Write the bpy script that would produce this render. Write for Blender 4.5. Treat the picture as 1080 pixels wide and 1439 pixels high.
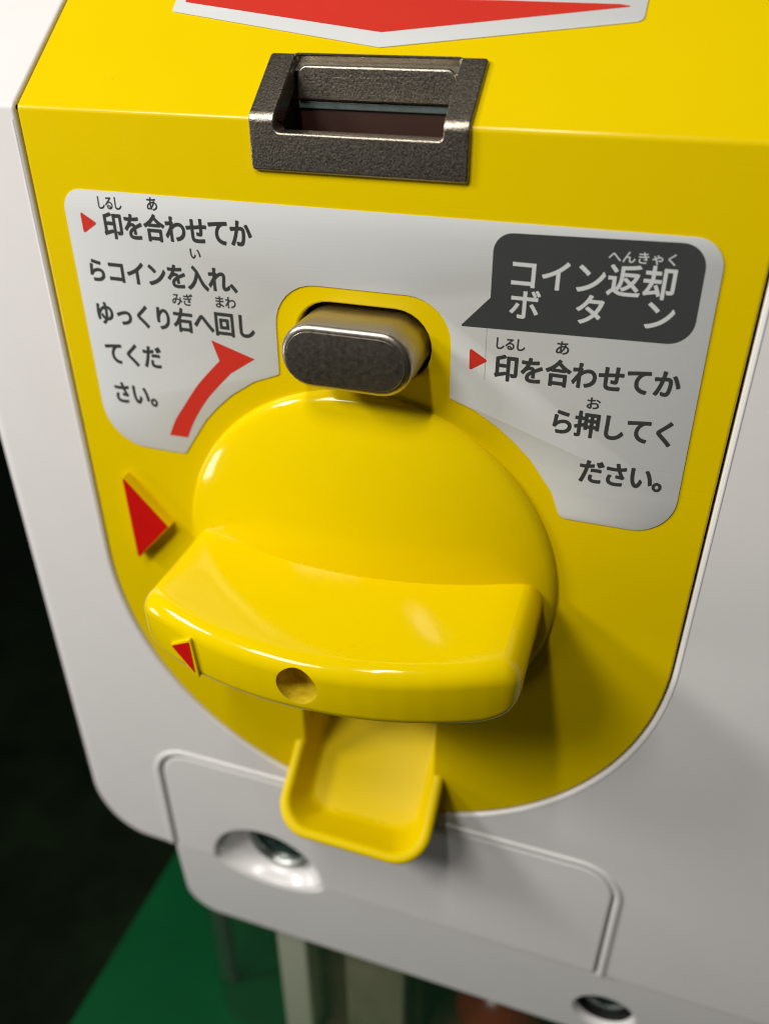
import bpy, bmesh, math, random, json
from mathutils import Vector, Matrix
R = math.radians
random.seed(7)
for o in list(bpy.data.objects): bpy.data.objects.remove(o)
scene = bpy.context.scene
COL = scene.collection

# ------------------------------------------------------------------ units: 1 u = 0.85 mm, label top edge is z = 0 u
S = 0.00085
GZ = 1.05                                   # height of the label's top edge above the floor, metres
def W(x, y, z): return Vector((x*S, y*S, z*S + GZ))

# ------------------------------------------------------------------ camera
yaw, pitch, roll = -0.321754, 0.564855, -0.001274
fw = Vector((math.sin(yaw)*math.cos(pitch), math.cos(yaw)*math.cos(pitch), -math.sin(pitch)))
ri = fw.cross(Vector((0, 0, 1))).normalized(); up = ri.cross(fw)
ri, up = math.cos(roll)*ri + math.sin(roll)*up, -math.sin(roll)*ri + math.cos(roll)*up
cd = bpy.data.cameras.new('camera'); cam = bpy.data.objects.new('camera', cd); COL.objects.link(cam)
M = Matrix((ri, up, -fw)).transposed().to_4x4(); M.translation = W(57.938, -158.448, 38.418)
cam.matrix_world = M
cd.sensor_fit = 'HORIZONTAL'; cd.sensor_width = 36; cd.lens = 36*1194.83/1080
cd.clip_start = 0.005; cd.clip_end = 50
cd.dof.use_dof = True; cd.dof.focus_distance = 170*S; cd.dof.aperture_fstop = 15.0
scene.camera = cam

# ------------------------------------------------------------------ room light: dim neutral surroundings plus ceiling and side lamps and one added low fill
world = bpy.data.worlds.new('World'); scene.world = world; world.use_nodes = True
bg = world.node_tree.nodes['Background']; bg.inputs[0].default_value = (1.0, 0.97, 0.93, 1); bg.inputs[1].default_value = 0.03
def lamp(name, loc, target, sx, sy, watts, col=(1, 0.95, 0.88)):
    l = bpy.data.lights.new(name, 'AREA'); l.shape = 'RECTANGLE'; l.size = sx; l.size_y = sy; l.energy = watts; l.color = col
    o = bpy.data.objects.new(name, l); COL.objects.link(o); o.location = loc
    o.rotation_euler = (Vector(target)-Vector(loc)).to_track_quat('-Z', 'Y').to_euler(); return o
T0 = (0, 0, 1.0)
lamp('ceiling_lamp', (-0.04, -0.245, 1.42), T0, 0.018, 0.12, 0.82, (1, 0.955, 0.89))
lamp('side_lamp', (-0.27, -0.40, 1.38), T0, 0.17, 0.10, 1.8, (1, 0.965, 0.93))
lamp('side_lamp', (-0.58, -0.28, 1.38), T0, 0.16, 0.10, 2.5, (1, 0.965, 0.93))
lamp('low_left_fill', (-0.36, -0.13, 0.93), (-0.05, 0, 0.9), 0.07, 0.07, 0.20, (1, 0.98, 0.95))  # added fill that lifts the lower left; no real lamp stands there
scene.view_settings.view_transform = 'Standard'; scene.view_settings.look = 'None'
scene.view_settings.exposure = 0; scene.view_settings.gamma = 1
scene.render.engine = 'CYCLES'; scene.cycles.filter_width = 1.1; scene.cycles.max_bounces = 10; scene.cycles.transmission_bounces = 8

# ------------------------------------------------------------------ materials
def mat(name, col, rough=0.4, metal=0.0, spec=0.5, bump=0.0, bscale=400, rvar=0.0, cvar=0.0, cscale=60, trans=0.0, coat=0.0, sss=0.0, speck=None, scratch=0.0):
    m = bpy.data.materials.new(name); m.use_nodes = True; nt = m.node_tree; n = nt.nodes; L = nt.links
    b = n['Principled BSDF']; b.inputs['Base Color'].default_value = (*col, 1); b.inputs['Roughness'].default_value = rough
    b.inputs['Metallic'].default_value = metal; b.inputs['Specular IOR Level'].default_value = spec
    b.inputs['Transmission Weight'].default_value = trans; b.inputs['Coat Weight'].default_value = coat; b.inputs['Coat Roughness'].default_value = 0.04
    if sss:
        b.inputs['Subsurface Weight'].default_value = sss; b.inputs['Subsurface Radius'].default_value = (1, 0.6, 0.2); b.inputs['Subsurface Scale'].default_value = 0.0012
    tc = n.new('ShaderNodeTexCoord')
    def noise(scale, det=4, rg=0.55):
        t = n.new('ShaderNodeTexNoise'); t.inputs['Scale'].default_value = scale; t.inputs['Detail'].default_value = det; t.inputs['Roughness'].default_value = rg
        L.new(tc.outputs['Object'], t.inputs['Vector']); return t
    def ramp(src, a, c, va, vb):
        r = n.new('ShaderNodeMapRange'); r.inputs[1].default_value = a; r.inputs[2].default_value = c; r.inputs[3].default_value = va; r.inputs[4].default_value = vb
        L.new(src, r.inputs[0]); return r.outputs[0]
    if rvar:
        L.new(ramp(noise(cscale*3, 6).outputs[0], 0.3, 0.7, max(0, rough-rvar), rough+rvar), b.inputs['Roughness'])
    colsock = None
    if cvar:
        f = ramp(noise(cscale, 6, 0.65).outputs[0], 0.3, 0.7, 0, 1)
        mx = n.new('ShaderNodeMix'); mx.data_type = 'RGBA'
        mx.inputs['A'].default_value = (*[c*(1-cvar) for c in col], 1); mx.inputs['B'].default_value = (*[min(1, c*(1+cvar)) for c in col], 1)
        L.new(f, mx.inputs['Factor']); colsock = mx.outputs['Result']
    if speck:                                   # tiny specks of dirt
        v = n.new('ShaderNodeTexVoronoi'); v.inputs['Scale'].default_value = speck[0]; L.new(tc.outputs['Object'], v.inputs['Vector'])
        d = ramp(v.outputs['Distance'], 0.0, speck[1], 1, 0)
        pick = ramp(noise(speck[0]*0.37, 2).outputs[0], 0.60, 0.64, 0, 0.55)
        mu = n.new('ShaderNodeMath'); mu.operation = 'MULTIPLY'; L.new(d, mu.inputs[0]); L.new(pick, mu.inputs[1])
        mx = n.new('ShaderNodeMix'); mx.data_type = 'RGBA'; mx.inputs['A'].default_value = (*col, 1); mx.inputs['B'].default_value = (*speck[2], 1)
        if colsock: L.new(colsock, mx.inputs['A'])
        L.new(mu.outputs[0], mx.inputs['Factor']); colsock = mx.outputs['Result']
    if colsock: L.new(colsock, b.inputs['Base Color'])
    if scratch:                                  # hair-fine scuffs in two directions
        prev = None
        for rot, sc in ((0.62, (34, 40, 1300)), (-0.83, (34, 40, 1500))):
            mp = n.new('ShaderNodeMapping'); mp.inputs['Rotation'].default_value = (0.1, rot, 0.2); mp.inputs['Scale'].default_value = sc
            L.new(tc.outputs['Object'], mp.inputs['Vector'])
            t = n.new('ShaderNodeTexNoise'); t.inputs['Scale'].default_value = 1; t.inputs['Detail'].default_value = 1; L.new(mp.outputs[0], t.inputs['Vector'])
            h = ramp(t.outputs[0], 0.73, 0.78, 0, 1)
            bp = n.new('ShaderNodeBump'); bp.invert = True; bp.inputs['Strength'].default_value = scratch; bp.inputs['Distance'].default_value = 0.00008
            L.new(h, bp.inputs['Height'])
            if prev: L.new(prev, bp.inputs['Normal'])
            prev = bp.outputs[0]; L.new(prev, b.inputs['Normal'])
    if bump:
        bp = n.new('ShaderNodeBump'); bp.inputs['Strength'].default_value = bump; bp.inputs['Distance'].default_value = 0.0003
        L.new(noise(bscale, 5, 0.6).outputs[0], bp.inputs['Height'])
        if scratch: L.new(prev, bp.inputs['Normal'])
        L.new(bp.outputs[0], b.inputs['Normal'])
    return m
YEL = (0.80, 0.585, 0.0)
M_yel = mat('yellow_plastic', YEL, 0.22, spec=0.3, bump=0.02, bscale=900, rvar=0.03, cvar=0.01, scratch=0.12, speck=(260, 0.05, (0.30, 0.18, 0.01)))
M_yel2 = mat('yellow_knob_plastic', (0.83, 0.615, 0.0), 0.10, spec=0.32, bump=0.004, bscale=500, rvar=0.03, cvar=0.01, scratch=0.1)
M_cup = mat('yellow_cup_plastic', (0.83, 0.615, 0.0), 0.36, spec=0.08, bump=0.01, bscale=500, cvar=0.015)
M_white = mat('white_plastic', (0.82, 0.805, 0.79), 0.22, bump=0.012, bscale=700, rvar=0.02, scratch=0.1, cvar=0.015, speck=(160, 0.04, (0.30, 0.27, 0.22)))
M_label = mat('label_film', (0.63, 0.65, 0.645), 0.5, spec=0.3, bump=0.02, bscale=500, rvar=0.02, cvar=0.008, cscale=90, scratch=0.1, speck=(300, 0.035, (0.25, 0.25, 0.24)))
M_ink = mat('dark_ink', (0.045, 0.048, 0.045), 0.35)
M_bubble = mat('charcoal_print', (0.052, 0.056, 0.054), 0.33, cvar=0.06)
M_red = mat('red_print', (0.62, 0.035, 0.02), 0.34, cvar=0.03)
M_scuff = mat('label_scuff', (0.36, 0.37, 0.36), 0.5)
M_edge = mat('dark_edge_refraction', (0.085, 0.09, 0.075), 0.15)  # dark colour stands in for refraction in the acrylic's thick edge
M_redp = mat('red_paint', (0.60, 0.006, 0.004), 0.32, bump=0.08, bscale=1500, cvar=0.05)
M_zinc = mat('cast_zinc', (0.36, 0.32, 0.26), 0.34, metal=1.0, scratch=0.12, bump=0.28, bscale=2300, rvar=0.10, cvar=0.18, cscale=1700)
M_steel = mat('worn_steel', (0.46, 0.42, 0.35), 0.36, metal=1.0, bump=0.05, bscale=1600, rvar=0.04, cvar=0.04, cscale=350, scratch=0.25)
M_dark = mat('cavity_shade', (0.012, 0.010, 0.008), 0.6)  # near-black colour puts the shade of the openings into their surfaces
M_rust = mat('red_brown_cavity', (0.035, 0.009, 0.004), 0.5)
M_green_bar = mat('grey_green_plastic', (0.10, 0.13, 0.125), 0.25, cvar=0.3, cscale=500)
M_lock = mat('lock_glass', (0.02, 0.045, 0.035), 0.12, coat=0.5)
M_chrome = mat('lock_ring_metal', (0.36, 0.39, 0.36), 0.3, metal=1.0)
M_clear = bpy.data.materials.new('clear_acrylic'); M_clear.use_nodes = True
_n = M_clear.node_tree.nodes; _l = M_clear.node_tree.links; _n.remove(_n['Principled BSDF'])
_t = _n.new('ShaderNodeBsdfTransparent'); _t.inputs[0].default_value = (0.94, 0.955, 0.94, 1)
_g = _n.new('ShaderNodeBsdfGlossy'); _g.inputs['Roughness'].default_value = 0.1
_f = _n.new('ShaderNodeLayerWeight'); _p = _n.new('ShaderNodeMath'); _p.operation = 'POWER'; _p.inputs[1].default_value = 4
_q = _n.new('ShaderNodeMath'); _q.operation = 'MULTIPLY_ADD'; _q.inputs[1].default_value = 0.85; _q.inputs[2].default_value = 0.045
_l.new(_f.outputs['Facing'], _p.inputs[0]); _l.new(_p.outputs[0], _q.inputs[0])
_m = _n.new('ShaderNodeMixShader'); _l.new(_q.outputs[0], _m.inputs[0]); _l.new(_t.outputs[0], _m.inputs[1]); _l.new(_g.outputs[0], _m.inputs[2])
_l.new(_m.outputs[0], _n['Material Output'].inputs[0])
M_cream = mat('cream_plastic', (0.82, 0.78, 0.64), 0.35)
M_brown = mat('dark_brown_plastic', (0.13, 0.078, 0.045), 0.4, cvar=0.4, cscale=40)
M_olive = mat('olive_plastic', (0.34, 0.30, 0.20), 0.4, cvar=0.2, cscale=40)
M_capsule = mat('red_capsule_plastic', (0.24, 0.035, 0.015), 0.25)
M_stand = mat('green_stand_paint', (0.001, 0.066, 0.018), 0.5, spec=0.12, cvar=0.15, cscale=20)
M_floor = mat('dark_green_floor', (0.018, 0.036, 0.014), 0.6, spec=0.2, cvar=0.6, cscale=9)
M_hole = mat('mottled_yellow_plastic', (0.62, 0.45, 0.01), 0.5, bump=0.4, bscale=900, cvar=0.25, cscale=500, speck=(900, 0.25, (0.08, 0.05, 0.01)))  # darker mottled yellow with dark speckles

# ------------------------------------------------------------------ fold: the front is vertical below the fold and leans back above it
TF, EL, RF = 15.5, R(38.5), 1.6
TH = math.pi/2 - EL; HF = RF*TH/2
def bend(x, d, t, _=None):
    a = (t-(TF-HF))/RF
    if a <= 0: return (x, d, t)
    al = min(a, TH)
    y = RF - (RF-d)*math.cos(al); z = TF-HF + (RF-d)*math.sin(al)
    if a > TH:
        e = t-(TF+HF); y += e*math.sin(TH); z += e*math.cos(TH)
    return (x, y, z)
FOLD_CUTS = [TF-HF + 2*HF*k/8 for k in range(9)]

# ------------------------------------------------------------------ object helpers
MACHINE_AT = W(30, 80, -345)
def finish(name, me, material, parent=None, sharp=38, wn=True, label=None):
    o = bpy.data.objects.new(name, me); COL.objects.link(o)
    if material is not None and not me.materials: me.materials.append(material)
    me.shade_smooth()
    if sharp: me.set_sharp_from_angle(angle=R(sharp))
    if wn:
        w = o.modifiers.new('weighted', 'WEIGHTED_NORMAL'); w.keep_sharp = True; w.weight = 100
    if parent is not None: o.parent = parent
    if label: o['label'] = label
    return o
def tri_ok(bm):
    bmesh.ops.recalc_face_normals(bm, faces=bm.faces)
def mesh_from(name, bm, material, parent=None, frame=True, recalc=True, **k):
    """bm is in u; write it as metres relative to the machine's base"""
    if recalc: tri_ok(bm)
    for v in bm.verts:
        p = W(*v.co); v.co = p - MACHINE_AT if frame else p
    me = bpy.data.meshes.new(name); bm.to_mesh(me); bm.free()
    return finish(name, me, material, parent, **k)
def rpoly(pts, seg=8, lim=0.499):
    """closed outline from (x, z, radius) corners"""
    out = []; n = len(pts)
    for i, p in enumerate(pts):
        r = p[2] if len(p) > 2 else 0
        P = Vector(p[:2]); A = Vector(pts[i-1][:2])-P; B = Vector(pts[(i+1) % n][:2])-P
        if r <= 0: out.append((P.x, P.y)); continue
        a, b = A.normalized(), B.normalized(); ang = a.angle(b)
        d = min(r/math.tan(ang/2), A.length*lim, B.length*lim); r = d*math.tan(ang/2)
        c = P + (a+b).normalized()*(r/math.sin(ang/2))
        s, e = P+a*d-c, P+b*d-c
        sa = math.atan2(s.y, s.x); da = (math.atan2(e.y, e.x)-sa+math.pi) % (2*math.pi)-math.pi
        k = max(2, int(seg*abs(da)/(math.pi/2))+1)
        for j in range(k+1):
            t = sa+da*j/k; out.append((c.x+r*math.cos(t), c.y+r*math.sin(t)))
    return out
def arc(cx, cz, r, a0, a1, n=32): return [(cx+r*math.cos(R(a0+(a1-a0)*i/n)), cz+r*math.sin(R(a0+(a1-a0)*i/n))) for i in range(n+1)]
def pill(cx, cz, hw, r, n=14): return arc(cx+hw-r, cz, r, -90, 90, n) + arc(cx-hw+r, cz, r, 90, 270, n)
def curve_mesh(polys, depth, bevel, res, beziers=None, offset=0.0):
    cu = bpy.data.curves.new('tmp', 'CURVE'); cu.dimensions = '2D'; cu.fill_mode = 'BOTH'
    cu.extrude = max(0, depth/2-bevel); cu.bevel_depth = bevel; cu.bevel_resolution = res; cu.offset = offset-bevel
    for pl in polys or []:
        q = [pl[0]]
        for p in pl[1:]:
            if (Vector(p)-Vector(q[-1])).length > 1e-3: q.append(p)
        if (Vector(q[0])-Vector(q[-1])).length < 1e-3: q.pop()
        s = cu.splines.new('POLY'); s.points.add(len(q)-1); s.use_cyclic_u = True
        for k, p in enumerate(q): s.points[k].co = (p[0], p[1], 0, 1)
    for (f, spl) in beziers or []:
        for pts in spl:
            s = cu.splines.new('BEZIER'); s.bezier_points.add(len(pts)//6-1); s.use_cyclic_u = True; s.resolution_u = 5
            for k, b in enumerate(s.bezier_points):
                v = pts[6*k:6*k+6]; b.handle_left_type = b.handle_right_type = 'FREE'
                b.handle_left = (*f(v[0], v[1]), 0); b.co = (*f(v[2], v[3]), 0); b.handle_right = (*f(v[4], v[5]), 0)
    o = bpy.data.objects.new('tmp', cu); COL.objects.link(o)
    dg = bpy.context.evaluated_depsgraph_get()
    bm = bmesh.new(); me = o.to_mesh(); bm.from_mesh(me); o.to_mesh_clear()
    bpy.data.objects.remove(o); bpy.data.curves.remove(cu)
    bmesh.ops.remove_doubles(bm, verts=bm.verts, dist=2e-4)
    return bm
def plate(name, polys, y, depth, bevel, material, parent, res=2, mapf=None, cuts=(), xcuts=(), beziers=None, offset=0.0, **k):
    """flat outline (x, t) given thickness: front face at y, body behind it"""
    bm = curve_mesh(polys, depth, bevel, res, beziers, offset)
    for c in cuts:
        bmesh.ops.bisect_plane(bm, geom=bm.verts[:]+bm.edges[:]+bm.faces[:], plane_co=(0, c, 0), plane_no=(0, 1, 0), dist=1e-4)
    for c in xcuts:
        bmesh.ops.bisect_plane(bm, geom=bm.verts[:]+bm.edges[:]+bm.faces[:], plane_co=(c, 0, 0), plane_no=(1, 0, 0), dist=1e-4)
    for v in bm.verts:
        d = y + depth/2 - v.co.z
        v.co = (mapf or bend)(v.co.x, d, v.co.y)
    return mesh_from(name, bm, material, parent, **k)
def lathe(name, prof, cx, cz, material, parent, n=96, close=True, **k):
    """profile (radius, y) turned round an axis along y through (cx, cz)"""
    bm = bmesh.new(); rings = []
    for r, y in prof:
        if r < 1e-6: rings.append([bm.verts.new((cx, y, cz))]); continue
        rings.append([bm.verts.new((cx+r*math.cos(2*math.pi*i/n), y, cz+r*math.sin(2*math.pi*i/n))) for i in range(n)])
    for a, b in zip(rings, rings[1:]):
        for i in range(n):
            j = (i+1) % n
            f = [a[i], a[j], b[j], b[i]] if len(a) > 1 and len(b) > 1 else ([a[i], a[j], b[0]] if len(b) == 1 else [a[0], b[j], b[i]])
            bm.faces.new(f)
    return mesh_from(name, bm, material, parent, **k)
def loft(bm, loops, closed=True, cap0=False, cap1=False):
    rows = [[bm.verts.new(p) for p in l] for l in loops]
    for a, b in zip(rows, rows[1:]):
        m = len(a)
        for i in range(m if closed else m-1):
            j = (i+1) % m; bm.faces.new((a[i], a[j], b[j], b[i]))
    if cap0: bm.faces.new(rows[0][::-1])
    if cap1: bm.faces.new(rows[-1])
    return rows
def box(bm, x0, x1, y0, y1, z0, z1):
    v = [bm.verts.new((x, y, z)) for x in (x0, x1) for y in (y0, y1) for z in (z0, z1)]
    for f in ((0, 1, 3, 2), (4, 6, 7, 5), (0, 4, 5, 1), (2, 3, 7, 6), (0, 2, 6, 4), (1, 5, 7, 3)): bm.faces.new([v[i] for i in f])
def box_part(name, dims, material, parent, bevel=0.0, **k):
    bm = bmesh.new(); box(bm, *dims)
    if bevel: bmesh.ops.bevel(bm, geom=bm.edges[:], offset=bevel, segments=3, affect='EDGES', profile=0.5)
    return mesh_from(name, bm, material, parent, **k)

# ------------------------------------------------------------------ surroundings
def structure(o): o['kind'] = 'structure'; return o
bm = bmesh.new(); bmesh.ops.create_grid(bm, x_segments=2, y_segments=2, size=6)
me = bpy.data.meshes.new('floor'); bm.to_mesh(me); bm.free()
structure(finish('floor', me, M_floor, wn=False))
bm = bmesh.new(); box(bm, -133, 420, -60, 420, -1000, -345.0)
bmesh.ops.bevel(bm, geom=bm.edges[:], offset=3, segments=3, affect='EDGES', profile=0.5)
for v in bm.verts: v.co.z = max(v.co.z, -1234)
stand = mesh_from('display_stand', bm, M_stand, frame=False)
stand['label'] = 'green painted stand that the white vending machine rests on'; stand['category'] = 'stand'

# ------------------------------------------------------------------ the machine
machine = bpy.data.objects.new('capsule_vending_machine', None); COL.objects.link(machine); machine.location = MACHINE_AT
machine['label'] = 'white and yellow capsule toy vending machine with turning knob and coin slot'; machine['category'] = 'vending machine'

UC, UR = -96.0, 74.5                       # centre and radius of the round lower end of the yellow panel
def u_outline(w, top, c=UC):               # U shape, round at the bottom
    return [(w, top)] + arc(0, c, w, 0, -180, 72) + [(-w, top)]
XR, XL, ZB, TT = 175, -105.0, -223, 95
CW, CT = 72.8, -173.2                      # half width and top of the lock cover's recess
body_out = rpoly([(XL, TT), (XR, TT), (XR, ZB), (CW+1.2, ZB), (CW+1.2, CT, 11.5), (-CW, CT, 11.5), (-CW, ZB, 1.5), (XL, ZB, 22)], 14, 0.75)
CR = 22.0                                  # radius of the lower left corner; the left edge rolls off softly
def body_map(x, d, t):
    e = d + 0.35                           # depth below the front face
    w = UR+0.5; du = abs(x)-w if t > UC else math.hypot(x, t-UC)-w
    if -0.01 <= du < 1.75:                 # tighter edge round the yellow panel
        q = 0.4
        if t > UC: x = math.copysign(w+du*q, x)
        else:
            g = (w+du*q)/(w+du); x *= g; t = UC+(t-UC)*g
        return bend(x, -0.35 + (e*q if e <= 1.75 else e-1.7*(1-q)), t)
    if x < XL+CR and t < ZB+CR:
        ux, uz = x-(XL+CR), t-(ZB+CR); h = math.hypot(ux, uz); dist = CR-h
        a = min(1, max(0, math.atan2(-uz, -ux)/(math.pi/2))); k = 3.4 - 2.2*a*a*(3-2*a)
        if dist < 1.75 and h > 0:
            q = (CR-dist*k)/h; x, t = XL+CR+ux*q, ZB+CR+uz*q; d = -0.35 + (e*k if e <= 1.75 else e+1.7*(k-1))
    elif x < XL+1.75:
        k = 3.4; x = XL+(x-XL)*k; d = -0.35 + (e*k if e <= 1.75 else e+1.7*(k-1))
    elif t < ZB+1.75 and x < -CW-3:
        k = 1.2; t = ZB+(t-ZB)*k; d = -0.35 + (e*k if e <= 1.75 else e+1.7*(k-1))
    return bend(x, d, t)
plate('body', [body_out, u_outline(UR+0.5, TT-5)], -0.35, 26, 1.7, M_white, machine, res=6, cuts=FOLD_CUTS, mapf=body_map)
def bead(name, path, r, proud, material, parent):
    """half-round bead swept along a flat path (x, z)"""
    bm = bmesh.new(); loops = []; n = len(path)
    for i, p in enumerate(path):
        a, b = path[max(0, i-1)], path[min(n-1, i+1)]; t = Vector((b[0]-a[0], b[1]-a[1])).normalized(); nx, nz = -t.y, t.x
        loops.append([(p[0]+nx*r*math.cos(R(w)), -0.35 + 0.12 - (proud+0.12)*math.sin(R(w)), p[1]+nz*r*math.cos(R(w))) for w in range(0, 181, 15)])
    loft(bm, loops, closed=False)
    return mesh_from(name, bm, material, parent, wn=False, sharp=0)
bead('panel_bead', [(UR+1.4, z) for z in range(13, -96, -6)] + arc(0, UC, UR+1.4, 0, -180, 120) + [(-UR-1.4, z) for z in range(-95, 14, 6)], 0.36, 0.12, M_white, machine)
bead('cover_bead', [(-CW-1.0, ZB+2)] + arc(-CW-1.0+12.5, CT+1.0-12.5, 12.5, 180, 90, 16) + arc(CW+2.2-12.5, CT+1.0-12.5, 12.5, 90, 0, 16) + [(CW+2.2, ZB+1)], 1.2, 0.55, M_white, machine)
# side wall with its large soft corner on the left, behind the front
HX, HZ, HR = 0, -27.0, 0
lk = (-37.0, -221.5, 19.6)                 # lock recess: centre and radius

# yellow front panel with openings for button, coin slot, coin return
btn_c = (0.25, -26.6)
slot_hole = rpoly([(-17.5, 12.2, 0.4), (17.5, 12.2, 0.4), (17.5, 30.45, 0.1), (-17.5, 30.45, 0.1)], 3)
cup_hole = rpoly([(-19.3, -116, 2), (19.3, -116, 2), (19.3, -167, 4), (-19.3, -167, 4)], 8)
plate('front_panel', [u_outline(UR, TT-6), pill(*btn_c, 14.9, 7.8), slot_hole, cup_hole], 0, 5, 0.55, M_yel, machine, res=3, cuts=FOLD_CUTS)

# ---- instruction label
lab_out = rpoly([(-67.3, 0, 4.6), (67.2, 0, 5.2), (68.0, -60.9, 8.2), (45.6, -60.8, 2.0)], 8)
DC = (0.0, -84.6)                          # knob axis
a0 = math.degrees(math.atan2(-58.6-DC[1], 44.9)); 
LA = 51.8
ang_r = math.degrees(math.atan2(-36.8-DC[1], 19.3)); rr = math.hypot(19.3, -36.8-DC[1])
arc_r = [(42.6, -54.9), (37.5, -48.0), (33.8, -44.5), (30.2, -41.6), (25.2, -38.5), (19.6, -36.5)]
arc_l = [(-19.2, -36.3), (-25.6, -38.9), (-31.7, -43.1), (-35.6, -46.7), (-39.1, -50.5), (-42.3, -55.2), (-45.2, -60.0)]
lab_pts = [(-67.3, 0, 4.6), (67.2, 0, 5.4), (68.0, -60.9, 8.4), (44.9, -60.9, 2.2)] + [(x, z, 6) for x, z in arc_r[:-1]] + [(19.5, -36.4, 0.6), (19.2, -15.5, 9.5), (-19.1, -15.5, 9.5), (-19.2, -36.3, 0.6)] + [(x, z, 6) for x, z in arc_l[1:-1]] + [(-45.9, -60.6, 1.3), (-67.3, -60.6, 14)]
label = plate('instruction_label', [rpoly(lab_pts, 8)], -0.22, 0.2, 0.05, M_label, machine, res=1, wn=False)

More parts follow.
